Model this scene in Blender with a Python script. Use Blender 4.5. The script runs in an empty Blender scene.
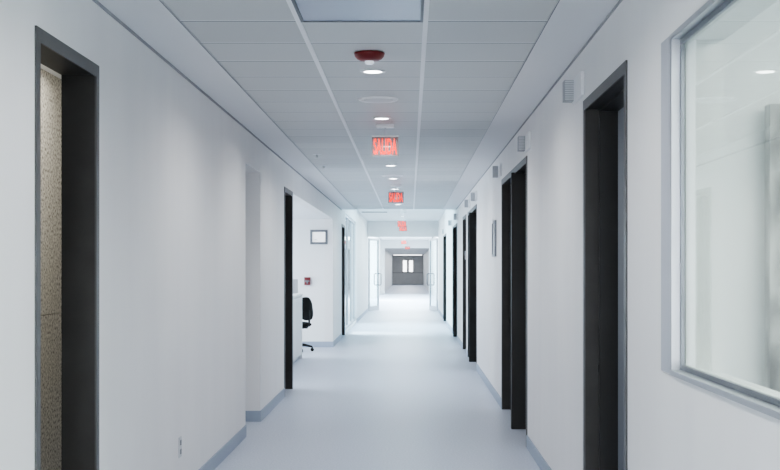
import bpy, bmesh, math
from mathutils import Vector, Matrix

PI = math.pi
scn = bpy.context.scene
COL = scn.collection

# ------------------------------------------------------------------ dimensions (metres)
EYE = 1.42          # camera height
HC = 2.61           # tiled ceiling
HH = 2.95           # higher lobby ceiling beyond the tiles
XL, XR = -1.385, 0.928   # corridor wall faces
TH, TR = 0.148, 0.17   # wall thickness, reception side and signal box side
DL, DR = 2.303, 2.295   # head heights of the openings
T0, T1 = -0.537, 0.075  # long ceiling rails
SL, SR = -1.105, 0.66   # inner edges of the plain borders
YB = -7.0           # corridor end behind the camera
YT = 26.4           # end of the tiled ceiling
YG = 42.6           # glass doors
YP = 72.0           # portal
YE = 111.0          # end doors

# ------------------------------------------------------------------ materials
def pmat(name, col, rough=0.6, metal=0.0, spec=0.5, emit=None, estr=0.0):
    m = bpy.data.materials.new(name); m.use_nodes = True
    b = m.node_tree.nodes['Principled BSDF']
    b.inputs['Base Color'].default_value = (*col, 1)
    b.inputs['Roughness'].default_value = rough
    b.inputs['Metallic'].default_value = metal
    b.inputs['Specular IOR Level'].default_value = spec
    if emit:
        b.inputs['Emission Color'].default_value = (*emit, 1)
        b.inputs['Emission Strength'].default_value = estr
    return m

def noise_mat(name, c0, c1, scale, rough=0.6, detail=4, stretch=(1, 1, 1), bump=0.0, spec=0.5, lo=0.35, hi=0.65, bscale=None):
    m = pmat(name, c0, rough, 0, spec)
    nt = m.node_tree; N = nt.nodes; L = nt.links
    b = N['Principled BSDF']
    tc = N.new('ShaderNodeTexCoord'); mp = N.new('ShaderNodeMapping')
    mp.inputs['Scale'].default_value = stretch
    L.new(tc.outputs['Object'], mp.inputs['Vector'])
    nz = N.new('ShaderNodeTexNoise'); nz.inputs['Scale'].default_value = scale; nz.inputs['Detail'].default_value = detail
    L.new(mp.outputs['Vector'], nz.inputs['Vector'])
    cr = N.new('ShaderNodeValToRGB')
    cr.color_ramp.elements[0].position = lo; cr.color_ramp.elements[0].color = (*c0, 1)
    cr.color_ramp.elements[1].position = hi; cr.color_ramp.elements[1].color = (*c1, 1)
    L.new(nz.outputs['Fac'], cr.inputs['Fac']); L.new(cr.outputs['Color'], b.inputs['Base Color'])
    if bump:
        n2 = N.new('ShaderNodeTexNoise'); n2.inputs['Scale'].default_value = bscale or scale
        L.new(tc.outputs['Object'], n2.inputs['Vector'])
        bp = N.new('ShaderNodeBump'); bp.inputs['Strength'].default_value = bump; bp.inputs['Distance'].default_value = 0.002
        L.new(n2.outputs['Fac'], bp.inputs['Height']); L.new(bp.outputs['Normal'], b.inputs['Normal'])
    return m

M = {}
M['wall'] = noise_mat('painted wall', (.82, .825, .835), (.85, .855, .86), 3.0, .5, stretch=(1, 1, .15), bump=.12, bscale=180, spec=.3)
M['white_wall'] = pmat('white painted wall', (.86, .88, .89), .55, spec=.3)
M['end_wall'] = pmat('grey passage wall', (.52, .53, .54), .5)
M['floor'] = noise_mat('speckled vinyl floor', (.44, .495, .605), (.59, .64, .735), 70, .40, detail=8, spec=.35)
M['base'] = pmat('blue grey skirting', (.35, .405, .50), .5)
M['border'] = pmat('plain ceiling border', (.77, .78, .80), .55, spec=.35)
M['shade_strip'] = pmat('dark painted shade line', (.36, .37, .39), .8)  # grey strip coloured to stand in for the shade under the ceiling edge
M['rail'] = pmat('white ceiling rail', (.95, .96, .98), .5)
M['frame'] = noise_mat('dark metal frame', (.078, .078, .080), (.092, .092, .094), 6, .38, bump=.03, bscale=200)
M['jamb'] = noise_mat('dark door lining', (.026, .0245, .023), (.033, .031, .029), 8, .45)
M['leaf'] = noise_mat('dark stained door', (.012, .0118, .0112), (.017, .0165, .016), 9, .45, stretch=(1, 1, .08))
M['alu'] = pmat('brushed aluminium', (.46, .485, .52), .33, .6)
M['alu_dark'] = pmat('grey aluminium', (.20, .215, .24), .4, .5)
M['steel'] = pmat('steel', (.55, .57, .58), .3, .9)
M['casing'] = pmat('blue grey painted casing', (.44, .465, .52), .5)
M['white'] = pmat('white plastic', (.85, .87, .89), .4)
M['grey'] = pmat('light grey plastic', (.58, .60, .63), .45)
M['box'] = pmat('grey painted box', (.36, .375, .40), .45)
M['dgrey'] = pmat('mid grey plastic', (.16, .17, .19), .5)
M['black'] = pmat('black fabric', (.006, .007, .007), .8)
M['blackp'] = pmat('black plastic', (.008, .009, .009), .4)
M['red'] = pmat('red plastic', (.17, .008, .010), .3)
M['redbox'] = pmat('red enamel', (.16, .015, .022), .4)
M['panel'] = pmat('frosted light panel', (.30, .33, .42), .25)
M['strobe'] = pmat('clear strobe lens', (.75, .80, .88), .1, emit=(.9, .95, 1), estr=.25)
M['lens'] = pmat('lit lens', (.9, .9, .9), .4, emit=(.97, .99, 1), estr=7)
M['tube'] = pmat('lit linear lamp', (.9, .9, .9), .4, emit=(.97, .99, 1), estr=4)
M['glow'] = pmat('daylit pane', (.9, .9, .9), .2, emit=(.97, .99, 1), estr=2.5)
M['letters'] = pmat('red lit letters', (.5, .03, .02), .4, emit=(1, .022, .006), estr=1.35)
M['lit_sheet'] = pmat('self-lit white sheet', (.85, .87, .88), .3, emit=(1, 1, 1), estr=.45)  # paper given its own glow to look bright
M['enddoor'] = noise_mat('grey painted door', (.50, .49, .49), (.53, .52, .52), 3, .5)
M['enddoor_dark'] = pmat('grey door band', (.36, .355, .355), .5)
M['speckle'] = noise_mat('speckled beige board', (.20, .19, .165), (.62, .60, .545), 55, .8, detail=6, lo=.36, hi=.56)
M['marble'] = noise_mat('marbled grey stone', (.10, .102, .103), (.55, .55, .545), 9, .35, detail=9, stretch=(1, 1, .45), lo=.36, hi=.66)
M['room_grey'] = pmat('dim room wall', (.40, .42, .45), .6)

def ceiling_mat():
    m = pmat('ceiling tiles', (.5, .53, .55), .5, spec=.4)
    nt = m.node_tree; N = nt.nodes; L = nt.links; b = N['Principled BSDF']
    tc = N.new('ShaderNodeTexCoord'); sp = N.new('ShaderNodeSeparateXYZ')
    L.new(tc.outputs['Object'], sp.inputs[0])
    def mth(op, a, v):
        n = N.new('ShaderNodeMath'); n.operation = op
        for i, x in enumerate((a, v)):
            if hasattr(x, 'default_value'): L.new(x, n.inputs[i])
            else: n.inputs[i].default_value = x
        return n.outputs[0]
    u = mth('DIVIDE', mth('SUBTRACT', sp.outputs['Y'], 6.28 - 6.1), .61)
    fr = mth('FRACT', u, 0.0); row = mth('FLOOR', u, 0.0)
    colx = mth('FLOOR', mth('DIVIDE', mth('SUBTRACT', sp.outputs['X'], T0), .612), 0.0)
    wn = N.new('ShaderNodeTexWhiteNoise'); wn.noise_dimensions = '2D'
    cb = N.new('ShaderNodeCombineXYZ'); L.new(row, cb.inputs[0]); L.new(colx, cb.inputs[1]); L.new(cb.outputs[0], wn.inputs['Vector'])
    tint = N.new('ShaderNodeMix'); tint.data_type = 'RGBA'
    L.new(wn.outputs['Value'], tint.inputs['Factor'])
    tint.inputs['A'].default_value = (.575, .59, .59, 1); tint.inputs['B'].default_value = (.635, .65, .65, 1)
    dark = mth('LESS_THAN', fr, .028); light = mth('GREATER_THAN', fr, .972)
    m1 = N.new('ShaderNodeMix'); m1.data_type = 'RGBA'; L.new(dark, m1.inputs['Factor'])
    L.new(tint.outputs['Result'], m1.inputs['A']); m1.inputs['B'].default_value = (.17, .185, .20, 1)
    m2 = N.new('ShaderNodeMix'); m2.data_type = 'RGBA'; L.new(light, m2.inputs['Factor'])
    L.new(m1.outputs['Result'], m2.inputs['A']); m2.inputs['B'].default_value = (.86, .88, .90, 1)
    L.new(m2.outputs['Result'], b.inputs['Base Color'])
    nz = N.new('ShaderNodeTexNoise'); nz.inputs['Scale'].default_value = 220
    L.new(tc.outputs['Object'], nz.inputs['Vector'])
    bp = N.new('ShaderNodeBump'); bp.inputs['Strength'].default_value = .3; bp.inputs['Distance'].default_value = .002
    L.new(nz.outputs['Fac'], bp.inputs['Height']); L.new(bp.outputs['Normal'], b.inputs['Normal'])
    return m
M['tiles'] = ceiling_mat()

def glass_mat(name, tint, ior=1.5, extra=0.0, body=None):
    m = bpy.data.materials.new(name); m.use_nodes = True
    nt = m.node_tree; N = nt.nodes; L = nt.links
    N.remove(N['Principled BSDF'])
    out = N['Material Output']
    tr = N.new('ShaderNodeBsdfTransparent'); tr.inputs['Color'].default_value = (*tint, 1)
    gl = N.new('ShaderNodeBsdfGlossy'); gl.inputs['Roughness'].default_value = .02
    # thin-pane Schlick reflectance, the same from both sides
    ge = N.new('ShaderNodeNewGeometry'); dp = N.new('ShaderNodeVectorMath'); dp.operation = 'DOT_PRODUCT'
    L.new(ge.outputs['Normal'], dp.inputs[0]); L.new(ge.outputs['Incoming'], dp.inputs[1])
    def mth(op, a, v):
        n = N.new('ShaderNodeMath'); n.operation = op
        for i, x in enumerate((a, v)):
            if hasattr(x, 'default_value'): L.new(x, n.inputs[i])
            else: n.inputs[i].default_value = x
        return n
    f0 = ((ior - 1) / (ior + 1)) ** 2
    c = mth('ABSOLUTE', dp.outputs['Value'], 0.0)
    p5 = mth('POWER', mth('SUBTRACT', 1.0, c.outputs[0]).outputs[0], 5.0)
    fz = mth('ADD', mth('MULTIPLY', p5.outputs[0], 1 - f0).outputs[0], f0)
    mx = N.new('ShaderNodeMixShader')
    L.new(fz.outputs[0], mx.inputs[0]); L.new(gl.outputs[0], mx.inputs[2])
    src = tr.outputs[0]
    if body:
        df = N.new('ShaderNodeBsdfPrincipled'); df.inputs['Base Color'].default_value = (*body, 1); df.inputs['Roughness'].default_value = .4
        m3 = N.new('ShaderNodeMixShader'); m3.inputs[0].default_value = extra
        L.new(tr.outputs[0], m3.inputs[1]); L.new(df.outputs[0], m3.inputs[2]); src = m3.outputs[0]
    L.new(src, mx.inputs[1])
    L.new(mx.outputs[0], out.inputs['Surface'])
    return m
M['glass'] = glass_mat('window glass', (.88, .915, .86), 1.55)
M['glass2'] = glass_mat('aqua glass', (.86, .95, .96), 1.45)
M['acrylic'] = glass_mat('clear acrylic', (.93, .86, .86), 1.4, .50, (.24, .19, .19))

# ------------------------------------------------------------------ mesh helpers
def add_box(bm, x0, x1, y0, y1, z0, z1, bev=0.0):
    vs = [bm.verts.new((x, y, z)) for x in (x0, x1) for y in (y0, y1) for z in (z0, z1)]
    F = [(0, 1, 3, 2), (4, 6, 7, 5), (0, 4, 5, 1), (2, 3, 7, 6), (0, 2, 6, 4), (1, 5, 7, 3)]
    fs = [bm.faces.new([vs[i] for i in f]) for f in F]
    if bev:
        es = list({e for f in fs for e in f.edges})
        bmesh.ops.bevel(bm, geom=es, offset=bev, segments=2, profile=.6, affect='EDGES')

def boxes(*bs, bev=0.0):
    bm = bmesh.new()
    for b in bs: add_box(bm, *b, bev=bev)
    return bm

def lathe(prof, seg=40, cx=0, cy=0, axis='Z'):
    """prof: list of (r, z) from top to bottom."""
    bm = bmesh.new(); rings = []
    for r, z in prof:
        if r < 1e-6: rings.append([bm.verts.new((cx, cy, z))])
        else: rings.append([bm.verts.new((cx + r * math.cos(2 * PI * k / seg), cy + r * math.sin(2 * PI * k / seg), z)) for k in range(seg)])
    for a, b in zip(rings, rings[1:]):
        for k in range(seg):
            k2 = (k + 1) % seg
            if len(a) == 1: bm.faces.new((a[0], b[k], b[k2]))
            elif len(b) == 1: bm.faces.new((a[k], b[0], a[k2]))
            else: bm.faces.new((a[k], b[k], b[k2], a[k2]))
    return bm

def tube(bm, pts, r, seg=10):
    pts = [Vector(p) for p in pts]; rings = []
    for i, p in enumerate(pts):
        d = (pts[min(i + 1, len(pts) - 1)] - pts[max(i - 1, 0)]).normalized()
        up = Vector((0, 0, 1)) if abs(d.z) < .9 else Vector((1, 0, 0))
        a = d.cross(up).normalized(); b = d.cross(a).normalized()
        rr = r[i] if isinstance(r, (list, tuple)) else r
        rings.append([bm.verts.new(p + a * rr * math.cos(2 * PI * k / seg) + b * rr * math.sin(2 * PI * k / seg)) for k in range(seg)])
    for a, b in zip(rings, rings[1:]):
        for k in range(seg): bm.faces.new((a[k], a[(k + 1) % seg], b[(k + 1) % seg], b[k]))
    bm.faces.new(rings[0]); bm.faces.new(list(reversed(rings[-1])))
    return bm

def obj(name, bm, mat, parent=None, smooth=False, loc=None):
    bmesh.ops.recalc_face_normals(bm, faces=bm.faces)
    me = bpy.data.meshes.new(name); bm.to_mesh(me); bm.free()
    if smooth:
        for p in me.polygons: p.use_smooth = True
        try: me.set_sharp_from_angle(angle=math.radians(40))
        except Exception: pass
    me.materials.append(mat)
    o = bpy.data.objects.new(name, me); COL.objects.link(o)
    if parent: o.parent = parent
    if loc: o.location = loc
    return o

def tag(o, label=None, cat=None, group=None, kind=None):
    if label: o['label'] = label
    if cat: o['category'] = cat
    if group: o['group'] = group
    if kind: o['kind'] = kind
    return o

def thing(name, loc, label, cat, group=None, rz=0, kind=None):
    o = bpy.data.objects.new(name, None); COL.objects.link(o)
    o.location = loc; o.rotation_euler = (0, 0, rz); o.empty_display_size = .1
    return tag(o, label, cat, group, kind)

def struct(name, bm, mat, label, cat, smooth=False):
    return tag(obj(name, bm, mat, None, smooth), label, cat, None, 'structure')

def dup(root, loc, label):
    r = root.copy(); COL.objects.link(r); r.location = loc; r['label'] = label
    for ch in list(root.children):
        c = ch.copy(); COL.objects.link(c); c.parent = r
        for g in list(ch.children):
            d = g.copy(); COL.objects.link(d); d.parent = c
    return r

# ------------------------------------------------------------------ the setting
struct('floor', boxes((-7.0, 5.0, YB, 130, -.10, 0)), M['floor'], 'speckled pale blue grey vinyl corridor floor', 'floor')

# walls are built of solid runs with headers above the openings
def wall_run(bm, x0, x1, y0, y1, H, holes):
    """holes: (ya, yb, z0, z1) sorted along y."""
    y = y0
    for a, b, z0, z1 in holes:
        if a > y: add_box(bm, x0, x1, y, a, 0, H)
        if z0 > 0: add_box(bm, x0, x1, a, b, 0, z0)
        if z1 < H: add_box(bm, x0, x1, a, b, z1, H)
        y = b
    if y1 > y: add_box(bm, x0, x1, y, y1, 0, H)

bm = bmesh.new()
wall_run(bm, XL - TH, XL, YB, YT, HC + .1, [(4.82, 5.77, 0, DL), (10.98, 12.06, 0, DL), (14.35, 23.4, 0, DL)])
wall_run(bm, XL - TH, XL, YT, YG + .2, HH + .1, [(26.4, 27.6, 0, DL), (27.85, 33.7, .06, 2.6)])
struct('wall_left', bm, M['wall'], 'long white painted wall with the alcove and reception opening', 'wall')

bm = bmesh.new()
wall_run(bm, XR, XR + TR, YB, YT, HC + .1, [(-.6, 4.62, 1.045, 2.245), (5.57, 6.93, 0, DR), (10.31, 13.12, 0, DR), (18.10, 20.82, 0, DR), (21.46, 22.80, 0, DR), (25.66, 26.4, 0, DR)])
wall_run(bm, XR, XR + TR, YT, YG + .2, HH + .1, [(26.4, 28.25, 0, DR), (33.26, 36.25, 0, DR)])
struct('wall_right', bm, M['wall'], 'long white painted wall with the window and dark doorways', 'wall')

# ceiling: tiles, borders, rails
struct('ceiling', boxes((SL - .02, SR + .02, YB, YT, HC, HC + .1)), M['tiles'], 'grey acoustic tile ceiling of the corridor', 'ceiling')
struct('trim_1', boxes((XL, SL, YB, YT, HC - .008, HC + .1)), M['border'], 'plain grey ceiling border over the wall with reception', 'ceiling border')
struct('trim_2', boxes((SR, XR, YB, YT, HC - .008, HC + .1)), M['border'], 'plain grey ceiling border over the wall with signal boxes', 'ceiling border')
struct('trim_3', boxes((T0 - .012, T0 + .012, YB, YT, HC - .006, HC)), M['rail'], 'thin white ceiling rail on the reception side', 'ceiling rail')
struct('trim_4', boxes((T1 - .012, T1 + .012, YB, YT, HC - .006, HC)), M['rail'], 'thin white ceiling rail on the signal box side', 'ceiling rail')
struct('trim_5', boxes((XL, XL + .004, YB, YT, HC - .024, HC - .008)), M['shade_strip'], 'dark painted shade line atop the wall with reception', 'trim')
struct('trim_6', boxes((XR - .004, XR, YB, YT, HC - .022, HC - .008)), M['shade_strip'], 'dark painted shade line atop the wall with signal boxes', 'trim')
struct('trim_7', boxes((SL - .003, SL + .003, YB, YT, HC - .0085, HC - .008), (SR - .002, SR + .002, YB, YT, HC - .0085, HC - .008)), M['alu_dark'], 'thin dark joints between ceiling tiles and borders', 'trim')
struct('ceiling_lobby', boxes((XL - TH, XR + TR, YT, YP, HH, HH + .1), (XL - TH, XR + TR, YT - .12, YT, HC + .1, HH + .1)), M['white_wall'], 'higher white ceiling beyond the tiled part', 'ceiling')
struct('wall_back', boxes((XL - TH, XR + TR, YB - .1, YB, 0, HC + .1)), M['wall'], 'corridor end wall behind the viewer', 'wall')

# skirtings: thin coved strips at wall feet
def base_strip(name, runs, label):
    bm = bmesh.new()
    for r in runs:
        add_box(bm, *r, 0, .10)
    struct(name, bm, M['base'], label, 'baseboard')
e = .008
base_strip('baseboard_left', [(XL, XL + e, YB, 4.81), (XL, XL + e, 5.78, 10.98), (XL, XL + e, 12.06, 14.34), (XL, XL + e, 23.4 - e, 26.38), (XL, XL + e, 33.75, YG),
                              (XL - .60, XL + e, 12.06 - e, 12.06), (-6.0, XL, 23.4 - e, 23.4)],
           'blue grey skirting along the wall with reception')
base_strip('baseboard_right', [(XR - e, XR, YB, 5.57), (XR - e, XR, 6.95, 10.31), (XR - e, XR, 13.13, 18.1), (XR - e, XR, 20.82, 21.45), (XR - e, XR, 22.8, 25.65), (XR - e, XR, 28.25, 33.25), (XR - e, XR, 36.25, YG)],
           'blue grey skirting along the wall with dark doorways')

# alcove shell
struct('wall_alcove', boxes((XL - .75, XL - .62, 10.85, 12.2, 0, HC), (XL - .62, XL - TH, 12.06, 12.2, 0, HC), (XL - .62, XL - TH, 10.83, 10.98, 0, HC), (XL - .62, XL - TH, 10.98, 12.06, DL, DL + .1)),
       M['wall'], 'white recessed alcove in the wall', 'wall')

# ---------------- doorways
def casing_bm(xf, side, y0, y1, head, w=.042, p=.008):
    """flat casing on the corridor face; side=-1 left wall, +1 right wall."""
    a, b = (xf, xf + p) if side < 0 else (xf - p, xf)
    bm = bmesh.new()
    add_box(bm, a, b, y0 - .01, y0 + w, 0, head)
    add_box(bm, a, b, y1 - w, y1 + .01, 0, head)
    add_box(bm, a, b, y0 - .01, y1 + .01, head, head + .012)
    add_box(bm, a, b, y0 + w, y1 - w, head - w, head)
    return bm

def lining_bm(xf, side, y0, y1, head, d=TH):
    bm = bmesh.new()
    a, b = (xf - d, xf) if side < 0 else (xf, xf + d)
    t = .034
    add_box(bm, a, b, y0, y0 + t, 0, head - t)
    add_box(bm, a, b, y1 - t, y1, 0, head - t)
    add_box(bm, a, b, y0, y1, head - t, head)
    return bm

def doorway(n, side, y0, y1, label, leaf=True, mull=None, head=None, plate=False, depth=.085):
    xf = XL if side < 0 else XR
    head = head or (DL if side < 0 else DR)
    r = thing('door_%d' % n, (0, 0, 0), label, 'door', None, 0, 'structure')
    r.location = (xf, (y0 + y1) / 2, 0)
    off = Vector((-xf, -(y0 + y1) / 2, 0))
    def part(name, bm, mat):
        bmesh.ops.translate(bm, vec=off, verts=bm.verts)
        return obj(name, bm, mat, r)
    part('door_casing', casing_bm(xf, side, y0, y1, head), M['frame'])
    ln = part('door_lining', lining_bm(xf, side, y0, y1, head, TH if side < 0 else TR), M['jamb'])
    s = side
    if s > 0:
        t = .034
        st = boxes((xf + .072, xf + TR, y1 - t - .014, y1 - t, 0, head - t - .014), (xf + .072, xf + TR, y0 + t, y1 - t, head - t - .014, head - t))
        part('door_stop', st, M['leaf'])
        xs = xf + s * .075
        sp = boxes((xs - .012, xs + .012, y1 - .037, y1 - .034, .87, .91))
        bmesh.ops.translate(sp, vec=off, verts=sp.verts)
        obj('strike_plate', sp, M['blackp'], ln)
    if mull:
        a, b = sorted((xf - s * .035, xf + s * TR))
        part('mullion', boxes((a, b, mull - .04, mull + .04, 0, head - .034), bev=.004), M['leaf'])
    if leaf:
        a, b = sorted((xf + s * (depth + .005), xf + s * (depth + .05)))
        spans = [(y0 + .036, y1 - .05)] if not mull else [(y0 + .036, mull - .042), (mull + .042, y1 - .05)]
        for ya, yb in spans:
            lf = part('door_leaf', boxes((a, b, ya, yb, .008, head - .05)), M['leaf'])
            # lever handle
            xh = a if s > 0 else b
            hb = bmesh.new()
            yh = ya + .09
            tube(hb, [(xh, yh, 1.0), (xh - s * .05, yh, 1.0), (xh - s * .055, yh + .12, 1.0)], .009, 8)
            bmesh.ops.translate(hb, vec=off, verts=hb.verts)
            obj('door_handle', hb, M['steel'], lf, True)
    if plate:
        a, b = sorted((xf - s * .012, xf - s * .022))
        part('name_plate', boxes((a, b, y0 + .0, y0 + .05, 1.56, 1.70)), M['grey'])
    return r

doorway(1, -1, 4.82, 5.77, 'open dark metal doorway showing a speckled beige wall inside', leaf=False)
doorway(2, -1, 14.35, 15.33, 'tall dark doorway just before the reception opening', leaf=True, depth=.09)
doorway(3, -1, 26.40, 27.60, 'narrow dark doorway between reception wall and glass partition', leaf=True)
doorway(4, 1, 5.57, 6.93, 'open dark metal doorway next to the large window', leaf=False)
doorway(5, 1, 10.31, 13.12, 'wide dark double doorway beyond the doorway by the window', mull=11.52, depth=.1)
doorway(6, 1, 18.10, 20.82, 'dark double doorway beyond the framed wall board', mull=19.75, depth=.1)
doorway(7, 1, 21.46, 22.80, 'single dark doorway with a small pale name plate', plate=True)
doorway(8, 1, 25.66, 28.25, 'dark doorway where the tiled ceiling ends', mull=27.0)
doorway(9, 1, 33.26, 36.25, 'last dark doorway before the open glass doors', mull=34.8)

# room behind doorway 1 : speckled wall
struct('wall_speckled', boxes((-2.35, -2.20, 4.4, 10.6, 0, 1.135), (-2.35, -2.20, 4.4, 10.6, 1.139, HC)), M['speckle'], 'speckled beige wall inside the open doorway', 'wall')
struct('wall_side', boxes((-2.20, XL - TH, 10.6, 10.75, 0, HC), (-2.20, XL - TH, 3.6, 3.75, 0, HC), (-2.35, -2.20, 3.75, 4.4, 0, HC)), M['white_wall'], 'white walls of the small room behind the speckled doorway', 'wall')
struct('ceiling_side', boxes((-2.35, XL - TH, 3.6, 10.75, HC, HC + .1)), M['white_wall'], 'white ceiling of the small room with speckled wall', 'ceiling')

# room behind doorway 4 and window room
struct('wall_office', boxes((XR + TR, 3.6, 5.28, 5.42, 0, HC), (3.6, 3.75, -1.0, 5.42, 0, HC), (XR + TR, 3.75, -1.15, -1.0, 0, HC)), M['white_wall'], 'white walls of the room behind the window', 'wall')
struct('ceiling_office', boxes((XR + TR, 3.75, -1.15, 5.42, HC, HC + .1)), M['white_wall'], 'white ceiling of the room behind the window', 'ceiling')
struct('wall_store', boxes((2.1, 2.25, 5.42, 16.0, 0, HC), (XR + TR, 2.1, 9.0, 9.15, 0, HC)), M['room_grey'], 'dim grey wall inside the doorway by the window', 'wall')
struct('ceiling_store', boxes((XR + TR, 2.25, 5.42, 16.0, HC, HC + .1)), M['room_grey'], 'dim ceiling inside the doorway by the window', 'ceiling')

# ---------------- window 1
w = thing('window_1', (XR, 4.62, 1.045), 'large aluminium framed interior window', 'window', None, 0, 'structure')
wo = Vector((-XR, -4.62, -1.045))
def wpart(name, bm, mat, parent=w):
    bmesh.ops.translate(bm, vec=wo, verts=bm.verts); return obj(name, bm, mat, parent)
Y0, Y1, Z0, Z1 = -.6, 4.62, 1.045, 2.245
wpart('window_casing', boxes((XR - .006, XR, Y1, Y1 + .17, Z0 - .0, Z1 + .0)), M['casing'])
wpart('window_frame', boxes((XR - .008, XR + .022, Y1 - .032, Y1, Z0, Z1), (XR - .008, XR + .022, Y0, Y0 + .03, Z0, Z1),
                            (XR - .008, XR + .022, Y0 + .03, Y1 - .032, Z1 - .02, Z1)), M['alu'])
wpart('window_sill', boxes((XR - .016, XR + .022, Y0, Y1 - .032, Z0, Z0 + .018)), M['alu'])
wpart('glazing_bead', boxes((XR + .022, XR + .034, Y1 - .05, Y1 - .0, Z0, Z1), (XR + .022, XR + .034, Y0 + .03, Y1 - .05, Z1 - .04, Z1), (XR + .022, XR + .034, Y0 + .03, Y1 - .05, Z0, Z0 + .035)), M['alu_dark'])
wpart('window_pane', boxes((XR + .034, XR + .037, Y0 + .01, Y1 - .01, Z0 + .01, Z1 - .01)), M['glass'])
wpart('window_inner_reveal', boxes((XR + .045, XR + TR + .01, Y1 - .02, Y1, Z0, Z1), (XR + .045, XR + TR + .01, Y0, Y1 - .02, Z0, Z0 + .003), (XR + .045, XR + TR + .01, Y0, Y1 - .02, Z1 - .02, Z1)), M['white'])

tag(obj('stone_panel', boxes((1.425, 2.4, 5.16, 5.24, 0, 2.07)), M['marble']), 'tall grey marbled slab standing inside the window', 'panel')

# ---------------- reception room
struct('wall_reception', boxes((-6.2, XL - TH, 23.4, 23.65, 0, HC), (-6.35, -6.2, 15.2, 23.65, 0, HC), (-6.2, XL - TH, 15.18, 15.33, 0, HC)), M['white_wall'], 'white back walls of the reception area', 'wall')
struct('ceiling_reception', boxes((-6.35, XL - TH, 15.18, 23.65, DL, DL + .1)), M['white_wall'], 'flat white ceiling of the reception area', 'ceiling')

# ---------------- glazed partition (window 2) and room behind it
g = thing('window_2', (XL, 27.9, 0), 'tall aqua tinted glass partition beyond the reception wall', 'window', None, 0, 'structure')
go = Vector((-XL, -27.9, 0))
bm = bmesh.new()
for y in (27.9, 29.85, 31.78, 33.66): add_box(bm, XL - .09, XL - .03, y, y + .045, .06, 2.6)
add_box(bm, XL - .09, XL - .03, 27.9, 33.7, .06, .12); add_box(bm, XL - .09, XL - .03, 27.9, 33.7, 2.55, 2.6)
bmesh.ops.translate(bm, vec=go, verts=bm.verts); obj('window_frame', bm, M['alu'], g)
for i, y in enumerate((27.945, 29.895, 31.825)):
    bm = boxes((XL - .064, XL - .058, y, y + (1.905 if i == 0 else 1.885 if i == 1 else 1.835), .12, 2.55))
    bmesh.ops.translate(bm, vec=go, verts=bm.verts); obj('window_pane', bm, M['glass2'], g)
struct('wall_lobby', boxes((-5.2, -5.05, 25.9, 40.15, 0, HH), (-5.05, XL - TH, 40, 40.15, 0, HH), (-5.05, XL - TH, 25.9, 26.05, 0, HH)), M['white_wall'], 'white walls of the bright room behind the glass partition', 'wall')
struct('ceiling_side_room', boxes((-5.2, XL - TH, 25.9, 40.15, HH, HH + .1)), M['white_wall'], 'white ceiling of the bright room behind the glass', 'ceiling')

# ---------------- header and glass doors at YG
struct('beam', boxes((XL, XR, YG, YG + .2, 2.44, HH)), M['wall'], 'pale header beam above the open glass doors', 'beam')
def glass_door(n, xh, ang, label, w_=1.02):
    """hinge at xh; leaf runs along local +x from the hinge."""
    r = thing('door_%d' % n, (xh, YG + .22, 0), label, 'door', None, ang, 'structure')
    H = 2.40
    obj('door_frame', boxes((0, .07, -.022, .022, .01, H), (w_ - .07, w_, -.022, .022, .01, H), (.07, w_ - .07, -.022, .022, H - .07, H), (.07, w_ - .07, -.022, .022, .01, .16)), M['alu'], r)
    obj('glass_pane', boxes((.07, w_ - .07, -.004, .004, .16, H - .07)), M['glass2'], r)
    for s in (-1, 1):
        hb = bmesh.new()
        pts = [(w_ - .10, s * .022, .85), (w_ - .10, s * .10, .85), (w_ - .10, s * .12, .88), (w_ - .10, s * .12, 1.20), (w_ - .10, s * .10, 1.23), (w_ - .10, s * .022, 1.23)]
        tube(hb, pts, .016, 8); obj('pull_handle', hb, M['alu_dark'], r, True)
    return r
glass_door(10, XL + .03, math.radians(73), 'open glass door with pull handle on the reception side')
glass_door(11, XR - .03, math.radians(180 - 77), 'open glass door with pull handle beside the last dark doorway')

# ---------------- bright stretch between YG and YP
struct('wall_far_left', boxes((-1.75, -1.60, YG + .2, 52, 0, HH + .1), (-1.75, -1.60, 52, 62, 2.5, HH + .1), (-1.75, -1.60, 62, YP, 0, HH + .1), (-1.75, XL - TH, YG + .1, YG + .2, 0, HH)), M['white_wall'], 'bright white wall beyond the open glass doors, with an opening', 'wall')
struct('wall_far_right', boxes((1.22, 1.37, YG + .2, YP, 0, HH + .1)), M['white_wall'], 'bright white wall beyond the glass doors, unbroken', 'wall')
struct('wall_side_room', boxes((-4.15, -4.0, 51, 63, 0, HH), (-4.0, -1.75, 62, 62.15, 0, HH), (-4.0, -1.75, 51.85, 52, 0, HH)), M['white_wall'], 'white walls of the recess beyond the glass doors', 'wall')
struct('ceiling_recess', boxes((-4.15, -1.6, 51, 63, HH, HH + .1)), M['white_wall'], 'white ceiling of the recess beyond the glass doors', 'ceiling')
struct('wall_portal', boxes((-1.75, -1.40, YP, YP + .3, 0, HH + .1), (1.05, 1.37, YP, YP + .3, 0, HH + .1), (-1.40, 1.05, YP, YP + .3, 2.52, HH + .1)), M['white_wall'], 'white portal wall framing the grey far passage', 'wall')
struct('wall_passage_left', boxes((-1.65, -1.50, YP + .3, YE, 0, 2.6)), M['white_wall'], 'pale side wall of the far passage', 'wall')
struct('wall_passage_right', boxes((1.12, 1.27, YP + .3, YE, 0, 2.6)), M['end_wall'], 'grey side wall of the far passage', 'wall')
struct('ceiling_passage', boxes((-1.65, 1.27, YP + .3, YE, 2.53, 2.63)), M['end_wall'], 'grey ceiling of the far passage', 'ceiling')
struct('wall_end', boxes((-1.65, 1.27, YE + .1, YE + .25, 0, 2.63)), M['end_wall'], 'end wall behind the grey double doors', 'wall')

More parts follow.
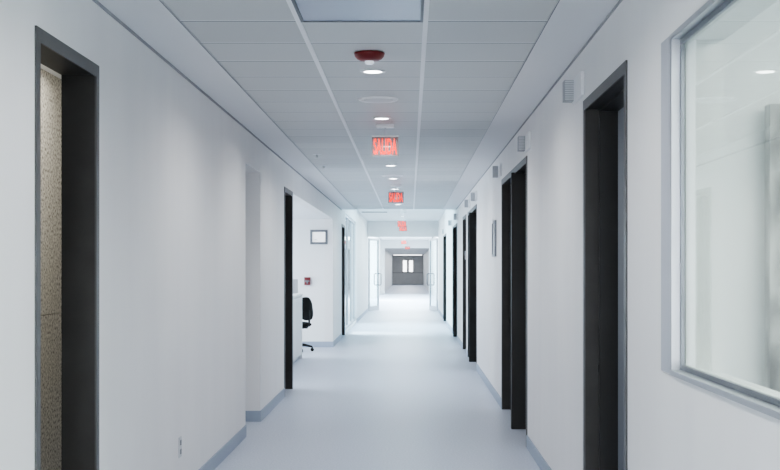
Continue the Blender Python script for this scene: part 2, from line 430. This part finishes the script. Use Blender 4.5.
d = thing('door_12', (-.19, YE, 0), 'grey double doors with two bright slit windows', 'door', None, 0, 'structure')
for s in (-1, 1):
    a, b = (-1.29, -.006) if s < 0 else (.006, 1.29)
    lf = obj('door_leaf', boxes((a, b, 0, .05, .02, 2.44)), M['enddoor'], d)
    obj('kick_band', boxes((a, b, -.012, -.001, .98, 1.06)), M['enddoor_dark'], lf)
    xa, xb = (-.40, -.09) if s < 0 else (.12, .43)
    obj('slit_window', boxes((xa, xb, -.012, -.001, 1.10, 2.06)), M['glow'], lf)

# ------------------------------------------------------------------ ceiling fittings
XD = -.224
def make_downlight(loc, label):
    r = thing('downlight', loc, label, 'downlight', 'round downlights along the corridor ceiling')
    obj('trim_ring', lathe([(.076, 0), (.076, -.004), (.068, -.008), (.056, -.006), (.055, 0)], 36), M['white'], r, True)
    obj('lens', lathe([(.055, -.002), (.045, -.007), (.02, -.010), (0, -.0105)], 36), M['lens'], r, True)
    return r
DLS = [
    (7.88, HC, 'lit round downlight directly beyond the red ceiling alarm'),
    (10.35, HC, 'lit round downlight just in front of the nearest red sign mount'),
    (12.72, HC, 'lit round downlight hidden behind the nearest red exit sign'),
    (15.1, HC, 'lit round downlight first below the nearest red exit sign'),
    (17.3, HC, 'lit round downlight beside the smaller ceiling disc, before the second red sign'),
    (19.6, HC, 'lit round downlight just above the second red sign'),
    (22.0, HC, 'lit round downlight first beyond the second red sign'),
    (24.3, HC, 'last lit round downlight on the tiled ceiling'),
    (4.7, HC, 'lit round downlight before the red ceiling alarm'),
    (2.6, HC, 'lit round downlight above the large window, second before the alarm'),
    (.6, HC, 'lit round downlight above the viewer'),
    (-1.8, HC, 'lit round downlight behind the viewer'),
    (-4.2, HC, 'lit round downlight furthest behind the viewer'),
    (29.5, HH, 'lit round downlight first on the higher ceiling'),
    (33.6, HH, 'lit round downlight on the higher ceiling before the slot vent'),
    (38.4, HH, 'lit round downlight nearest the glass door header beam'),
]
dl0 = None
def lamp(name, kind, loc, energy, col=(1, .985, .965), **kw):
    l = bpy.data.lights.new(name, kind); l.energy = energy; l.color = col
    for k, v in kw.items(): setattr(l, k, v)
    o = bpy.data.objects.new(name, l); COL.objects.link(o); o.location = loc
    return o
E_SPOT = 34
for y, h, lab in DLS:
    if dl0 is None: dl0 = make_downlight((XD, y, h), lab)
    else: dup(dl0, (XD, y, h), lab)
    lo = lamp('downlight_lamp', 'SPOT', (XD, y, h - .03), E_SPOT, spot_size=math.radians(172), spot_blend=.6, shadow_soft_size=.06)
    lo.visible_glossy = False

# unlit bluish troffer panel
r = thing('ceiling_light_panel', (-.231, 5.67, HC), 'bluish rectangular light panel between the two white ceiling rails', 'ceiling light')
obj('panel_frame', boxes((-.294, .294, -.605, -.59, -.008, 0), (-.294, .294, .59, .605, -.008, 0), (-.294, -.28, -.59, .59, -.008, 0), (.28, .294, -.59, .59, -.008, 0)), M['dgrey'], r)
obj('diffuser', boxes((-.28, .28, -.59, .59, -.004, 0)), M['panel'], r)

# red alarm
r = thing('ceiling_alarm', (XD, 7.2, HC), 'dark red round ceiling alarm with clear strobe', 'alarm')
obj('alarm_body', lathe([(.070, 0), (.084, -.004), (.085, -.011), (.080, -.024), (.068, -.037), (.052, -.045), (.030, -.048), (0, -.049)], 48), M['red'], r, True)
obj('strobe_lens', lathe([(.025, -.046), (.026, -.054), (.022, -.064), (.012, -.069), (0, -.070)], 28), M['strobe'], r, True)

# round ceiling discs (air diffusers)
def disc(loc, label):
    r = thing('ceiling_diffuser', loc, label, 'air diffuser', 'flat round air diffusers')
    obj('outer_ring', lathe([(.142, 0), (.142, -.005), (.132, -.013), (.112, -.009), (.108, 0)], 48), M['rail'], r, True)
    obj('centre_disc', lathe([(.103, 0), (.103, -.012), (.09, -.016), (0, -.017)], 48), M['border'], r, True)
    return r
d0 = disc((XD, 9.18, HC), 'flat round white air diffuser between the red alarm and nearest red sign')
dup(d0, (XD, 16.75, HC), 'flat round white air diffuser between the first and second red signs')

# sprinklers
def sprinkler(loc, label):
    r = thing('ceiling_sprinkler', loc, label, 'sprinkler', 'small white sprinklers by the ceiling border')
    obj('escutcheon', lathe([(.045, 0), (.044, -.006), (.02, -.012), (0, -.012)], 24), M['white'], r, True)
    obj('sprinkler_head', lathe([(.012, -.012), (.010, -.03), (.022, -.034), (.022, -.037), (0, -.038)], 20), M['steel'], r, True)
    return r
s0 = sprinkler((-.97, 13.6, HC), 'small white ceiling sprinkler, the one before the first red sign light')
s0['label'] = 'small ceiling sprinkler on the tiles, nearer of the pair'
dup(s0, (-1.0, 15.1, HC), 'small ceiling sprinkler on the tiles, farther of the pair')

# slot vent in higher ceiling
r = thing('slot_vent', (-.97, 35.6, HH), 'dark linear slot vent in the higher white ceiling', 'vent')
obj('vent_frame', boxes((-.35, .35, -.10, -.07, -.012, 0), (-.35, .35, .07, .10, -.012, 0), (-.35, -.33, -.07, .07, -.012, 0), (.33, .35, -.07, .07, -.012, 0)), M['dgrey'], r)
obj('vent_slots', boxes(*[(-.33, .33, y, y + .02, -.010, 0) for y in (-.06, -.025, .01, .045)]), M['black'], r)

# ------------------------------------------------------------------ exit signs
def text_bm(txt, w_, h_, depth, bold=.02):
    cu = bpy.data.curves.new('lettering', 'FONT'); cu.body = txt; cu.extrude = .02; cu.offset = bold
    cu.align_x = 'CENTER'; cu.space_character = 1.08
    t = bpy.data.objects.new('lettering', cu); COL.objects.link(t)
    dg = bpy.context.evaluated_depsgraph_get(); dg.update()
    me = bpy.data.meshes.new_from_object(t.evaluated_get(dg))
    bm = bmesh.new(); bm.from_mesh(me)
    bpy.data.objects.remove(t); bpy.data.curves.remove(cu); bpy.data.meshes.remove(me)
    xs = [v.co.x for v in bm.verts]; ys = [v.co.y for v in bm.verts]
    sx = w_ / (max(xs) - min(xs)); sy = h_ / (max(ys) - min(ys)); cx = (max(xs) + min(xs)) / 2; cy = (max(ys) + min(ys)) / 2
    for v in bm.verts:
        x, y, z = v.co
        v.co = ((x - cx) * sx, -z / .02 * depth, (y - cy) * sy)
    return bm
def make_sign(loc, label, drop=.10):
    r = thing('exit_sign', loc, label, 'exit sign', 'hanging red exit signs')
    obj('mount_canopy', boxes((-.075, .075, -.04, .04, -.030, 0), bev=.006), M['white'], r)
    bm = bmesh.new(); tube(bm, [(0, 0, -.03), (0, 0, -.10)], .007, 10)
    obj('stem', bm, M['grey'], r, True)
    obj('panel_rail', boxes((-.112, .112, -.011, .011, -.106, -.092), bev=.002), M['grey'], r)
    p = obj('sign_panel', boxes((-.110, .110, -.004, .004, -.262, -.106)), M['acrylic'], r)
    lt = text_bm('SALIDA', .192, .132, .007)
    bmesh.ops.translate(lt, vec=(0, 0, -.184), verts=lt.verts)
    obj('lettering', lt, M['letters'], p)
    return r
sg = make_sign((-.205, 10.8, HC), 'clear hanging sign with red SALIDA letters, largest of the row')
dup(sg, (-.20, 18.6, HC), 'red SALIDA sign second in the row, hanging from the tiles')
# signs on the higher ceiling hang on longer stems
def make_far_sign(loc, label, hang):
    r = dup(sg, loc, label)
    for c in r.children:
        if c.name.startswith(('sign_panel', 'panel_rail')): c.location.z = -hang
        if c.name.startswith('stem'): c.scale.z = 1; 
    for c in list(r.children):
        if c.name.startswith('stem'):
            bm = bmesh.new(); tube(bm, [(0, 0, -.03), (0, 0, -.10 - hang)], .007, 10)
            me = bpy.data.meshes.new('stem'); bm.to_mesh(me); bm.free(); me.materials.append(M['grey']); c.data = me
    return r
make_far_sign((-.195, 31.2, HH), 'red SALIDA sign third in the row, upper of the overlapping pair', .29)
make_far_sign((-.19, 35.4, HH), 'red SALIDA sign fourth in the row, lower of the overlapping pair', .27)
make_far_sign((-.24, 51.5, HH), 'red SALIDA sign directly beyond the glass door header', .33)
sgp = dup(sg, (-.14, 71.7, HH), 'small red SALIDA sign above the grey far passage, last of the row')
for c in sgp.children:
    if c.name.startswith(('sign_panel', 'panel_rail')): c.location.z = -.24
    if c.name.startswith('stem'):
        bm = bmesh.new(); tube(bm, [(0, 0, -.03), (0, 0, -.34)], .007, 10)
        me = bpy.data.meshes.new('stem'); bm.to_mesh(me); bm.free(); me.materials.append(M['grey']); c.data = me
sgp.scale = (1.25, 1, 1)

# ------------------------------------------------------------------ wall fittings
def make_box(loc, label):
    """louvred signal box: back plate on the wall (local x=0 is the wall face, box reaches to -x)."""
    r = thing('wall_signal_box', loc, label, 'signal box', 'louvred boxes above the dark doorways')
    obj('back_plate', boxes((-.020, -.001, -.30, .10, -.066, .064), bev=.003), M['white'], r)
    obj('box_body', boxes((-.072, -.014, 0, .09, -.058, .058), bev=.003), M['box'], r)
    bs = []
    for i in range(9):
        z = -.049 + i * .0122; bs.append((-.069, -.017, -.004, -.0005, z - .0035, z + .0035))
    obj('louvre', boxes(*bs), M['grey'], r)
    return r
BX = [(7.23, 2.405, 'louvred grey box above the open doorway by the window'),
      (10.3, 2.405, 'louvred grey box at the near top corner of the first double doorway'),
      (13.45, 2.415, 'louvred grey box above the framed wall board'),
      (18.3, 2.42, 'louvred grey box above the second double doorway'),
      (20.4, 2.43, 'louvred grey box before the single doorway with name plate'),
      (25.6, 2.43, 'louvred grey box above the doorway where tiles end'),
      (29.2, 2.43, 'small louvred box just beyond the end of the tiles'),
      (35.0, 2.40, 'small louvred box above the last dark doorway')]
b0 = None
for y, z, lab in BX:
    if b0 is None: b0 = make_box((XR, y, z), lab)
    else: dup(b0, (XR, y, z), lab)

r = thing('wall_board', (XR, 14.22, 1.735), 'small grey framed board on the wall between double doorways', 'notice board')
obj('frame', boxes((-.022, -.001, -.24, -.215, -.19, .20), (-.022, -.001, .215, .24, -.19, .20), (-.022, -.001, -.215, .215, .175, .20), (-.022, -.001, -.215, .215, -.19, -.165)), M['alu_dark'], r)
obj('board_face', boxes((-.012, -.001, -.215, .215, -.165, .175)), M['box'], r)
obj('clip', boxes((-.034, -.022, -.06, .06, .17, .215), bev=.003), M['white'], r)

r = thing('wall_outlet', (XL, 7.83, .345), 'small white socket plate low on the wall by the speckled doorway', 'wall socket')
obj('cover_plate', boxes((.0005, .008, -.038, .038, -.06, .06), bev=.002), M['grey'], r)
for zz in (-.027, .027): obj('socket', boxes((.008, .0105, -.018, .018, zz - .015, zz + .015)), M['dgrey'], r)

# reception fittings
r = thing('wall_notice', (-1.635, 23.4, 1.975), 'small grey framed white notice on the reception back wall', 'notice')
obj('frame', boxes((-.155, .155, -.022, -.001, .09, .13), (-.155, .155, -.022, -.001, -.13, -.09), (-.155, -.115, -.022, -.001, -.09, .09), (.115, .155, -.022, -.001, -.09, .09)), M['dgrey'], r)
sh = obj('sheet', boxes((-.115, .115, -.010, -.001, -.09, .09)), M['lit_sheet'], r)
obj('printed_mark', boxes((-.085, -.02, -.0115, -.010, -.055, -.040)), M['grey'], sh)

r = thing('fire_pull_station', (-1.84, 23.4, 1.185), 'red fire alarm pull box below the framed notice', 'fire alarm pull')
obj('alarm_housing', boxes((-.055, .055, -.05, -.001, -.07, .07), bev=.006), M['redbox'], r)
obj('pull_lever', boxes((-.04, .04, -.062, -.05, -.012, .012), (-.012, .012, -.062, -.05, -.045, -.012)), M['dgrey'], r)

# reception counter
cx0, cx1 = -2.35, -1.70
r = thing('reception_counter', ((cx0 + cx1) / 2, 18.6, 0), 'white reception counter standing in the side opening', 'counter')
hx = (cx1 - cx0) / 2
obj('counter_body', boxes((-hx, hx - .02, -2.0, 1.87, .06, .98)), M['white'], r)
obj('counter_top', boxes((-hx - .03, hx + .012, -2.03, 1.90, .98, 1.02), bev=.004), M['white'], r)
obj('end_panel', boxes((-hx, hx + .006, 1.87, 1.90, 0, .98)), M['white'], r)
for i in range(4):
    y = -2.0 + i * .967
    obj('front_panel', boxes((hx - .02, hx, y + .012, y + .955, .07, .965)), M['white'], r)
obj('plinth', boxes((-hx + .03, hx - .05, -1.97, 1.86, 0, .06)), M['white'], r)

r = thing('monitor', (-1.79, 18.9, 1.02), 'pale grey monitor on the white reception counter', 'monitor', rz=math.radians(25))
obj('monitor_base', lathe([(.0, .015), (.08, .012), (.09, 0), (0, 0)], 28), M['grey'], r, True)
obj('monitor_neck', boxes((-.02, .02, -.012, .012, .012, .10)), M['grey'], r)
obj('screen_housing', boxes((-.17, .17, -.02, .02, .03, .24), bev=.008), M['grey'], r)

# ------------------------------------------------------------------ office chair
def rounded_slab(w_, h_, d_, bulge=.0, n=28, power=2.6):
    """rounded superellipse pad, in XZ, thickness along Y."""
    bm = bmesh.new(); rings = []
    for (s, yy) in ((.0, -1), (.55, -.96), (.86, -.75), (.97, -.35), (1, 0), (.97, .35), (.86, .75), (.55, .96), (0, 1)):
        ring = []
        if s == 0:
            ring = [bm.verts.new((0, yy * d_ / 2, 0))]
        else:
            for k in range(n):
                t = 2 * PI * k / n; c, q = math.cos(t), math.sin(t)
                x = math.copysign(abs(c) ** (2 / power), c) * w_ / 2 * s; z = math.copysign(abs(q) ** (2 / power), q) * h_ / 2 * s
                ring.append(bm.verts.new((x, yy * d_ / 2 + bulge * (x / (w_ / 2)) ** 2, z)))
        rings.append(ring)
    for a, b in zip(rings, rings[1:]):
        for k in range(n):
            k2 = (k + 1) % n
            if len(a) == 1: bm.faces.new((a[0], b[k], b[k2]))
            elif len(b) == 1: bm.faces.new((a[k], b[0], a[k2]))
            else: bm.faces.new((a[k], b[k], b[k2], a[k2]))
    return bm
ch = thing('office_chair', (-1.965, 22.2, 0), 'black swivel chair behind the reception counter', 'chair', rz=math.radians(62))
bk = rounded_slab(.46, .40, .075, .05)
bmesh.ops.rotate(bk, verts=bk.verts, cent=(0, 0, 0), matrix=Matrix.Rotation(math.radians(-8), 3, 'X'))
bmesh.ops.translate(bk, vec=(0, -.25, .73), verts=bk.verts)
obj('backrest', bk, M['black'], ch, True)
st = rounded_slab(.53, .50, .10, 0, power=3.4)
bmesh.ops.rotate(st, verts=st.verts, cent=(0, 0, 0), matrix=Matrix.Rotation(PI / 2, 3, 'X'))
bmesh.ops.translate(st, vec=(0, .0, .455), verts=st.verts)
obj('seat', st, M['black'], ch, True)
bm = bmesh.new(); tube(bm, [(0, -.05, .40), (0, -.25, .41), (0, -.295, .48), (0, -.29, .70)], .018, 10); obj('back_bracket', bm, M['blackp'], ch, True)
bm = bmesh.new(); tube(bm, [(0, 0, .09), (0, 0, .28)], .03, 14); tube(bm, [(0, 0, .28), (0, 0, .425)], .018, 14); obj('gas_post', bm, M['blackp'], ch, True)
for k in range(5):
    a = 2 * PI * k / 5 - math.radians(62) + math.radians(8)
    c, s = math.cos(a), math.sin(a)
    bm = bmesh.new(); tube(bm, [(c * .02, s * .02, .125), (c * .17, s * .17, .11), (c * .30, s * .30, .078)], [.03, .024, .017], 10)
    lg = obj('base_leg', bm, M['blackp'], ch, True)
    bm = bmesh.new()
    for o_ in (-.016, .016):
        px, py = c * .30 - s * o_, s * .30 + c * o_
        q = bmesh.new(); q.free()
        tube(bm, [(px - s * -.010, py + c * -.010, .029), (px - s * .010, py + c * .010, .029)], .029, 16)
    tube(bm, [(c * .30, s * .30, .05), (c * .30, s * .30, .08)], .010, 10)
    obj('caster', bm, M['blackp'], lg, True)

# ------------------------------------------------------------------ far lamps
r = thing('ceiling_lamp', (-.19, YE - 3, 2.53), 'long bright lamp over the grey double doors', 'ceiling light')
obj('lamp_housing', boxes((-1.2, 1.2, -.12, .12, -.02, -.001)), M['white'], r)
obj('lamp_tube', boxes((-1.17, 1.17, -.10, .10, -.05, -.02)), M['tube'], r)

def area(name, loc, sx, sy, energy, rot=(0, 0, 0), col=(.96, .99, 1), spread=PI):
    o = lamp(name, 'AREA', loc, energy, col, shape='RECTANGLE', size=sx, size_y=sy, spread=spread)
    o.rotation_euler = rot; return o
area('reception_lamp', (-3.6, 19.5, DL - .03), 2.6, 6, 55)
area('reception_fill_lamp', (-6.1, 19.5, 1.3), 1.9, 6, 120, (0, -PI / 2, 0), (.9, .97, 1))  # unseen fill added to lift the corridor ceiling; this wall has no window
area('lobby_lamp', (-3.4, 31, HH - .05), 2.5, 7, 230)
area('lobby_window_lamp', (-4.9, 31, 1.6), 6, 2.2, 500, (0, -PI / 2, 0), (.76, .96, 1))
area('lobby_ceiling_lamp', (-.25, 36, HH - .03), 1.2, 11, 90, col=(.76, .96, 1))
def sunbeam(src, dst, energy, deg):
    o = lamp('sunbeam_lamp', 'SPOT', src, energy, (1, .99, .96), spot_size=math.radians(deg), spot_blend=.15, shadow_soft_size=.02)
    o.rotation_euler = (Vector(dst) - Vector(src)).to_track_quat('-Z', 'Y').to_euler()
sunbeam((-4.6, 29.6, 2.75), (-.85, 28.5, 0), 2500, 15)
sunbeam((-3.7, 57, 2.8), (-.75, 57.5, 0), 3000, 25)
area('far_fill_lamp', (-.2, 57, HH - .03), 1.6, 26, 650, col=(.86, .985, 1))  # unseen area lamp added to overexpose the stretch past the glass doors
area('recess_lamp', (-3.7, 57, 1.5), 2.2, 8, 500, (0, -PI / 2, 0))
area('passage_lamp', (-.2, 90, 2.5), 1.6, 34, 240)
area('office_lamp', (2.2, 2.6, HC - .03), 1.2, 3.5, 95)
area('end_fill_lamp', (-.24, YB + .05, 1.4), 2.0, 2.2, 150, (PI / 2, 0, PI), (.98, .985, 1))  # fill lamp added behind the camera; the end wall has no window
area('side_lamp', (-1.9, 6.9, HC - .03), .4, 2.0, 9, col=(1, .95, .86))
area('store_lamp', (1.6, 7.3, HC - .03), .5, 1.0, 7.0)

# ------------------------------------------------------------------ world, camera, view
wd = bpy.data.worlds.new('World'); scn.world = wd; wd.use_nodes = True
wd.node_tree.nodes['Background'].inputs[0].default_value = (.75, .85, .95, 1)
wd.node_tree.nodes['Background'].inputs[1].default_value = .5
cam = bpy.data.cameras.new('camera'); co = bpy.data.objects.new('camera', cam); COL.objects.link(co)
co.location = (0, 0, EYE); co.rotation_euler = (PI / 2, 0, 0)
F_PX = 1304
cam.sensor_width = 36; cam.lens = F_PX * 36 / 780
cam.shift_x = -(410 - 390) / 780; cam.shift_y = (268 - 235) / 780
cam.clip_start = .05; cam.clip_end = 300
scn.camera = co
scn.view_settings.view_transform = 'AgX'
scn.view_settings.look = 'AgX - Medium High Contrast'
scn.view_settings.exposure = 0.82
scn.cycles.use_denoising = True
scn.cycles.diffuse_bounces = 6
scn.cycles.sample_clamp_indirect = 6
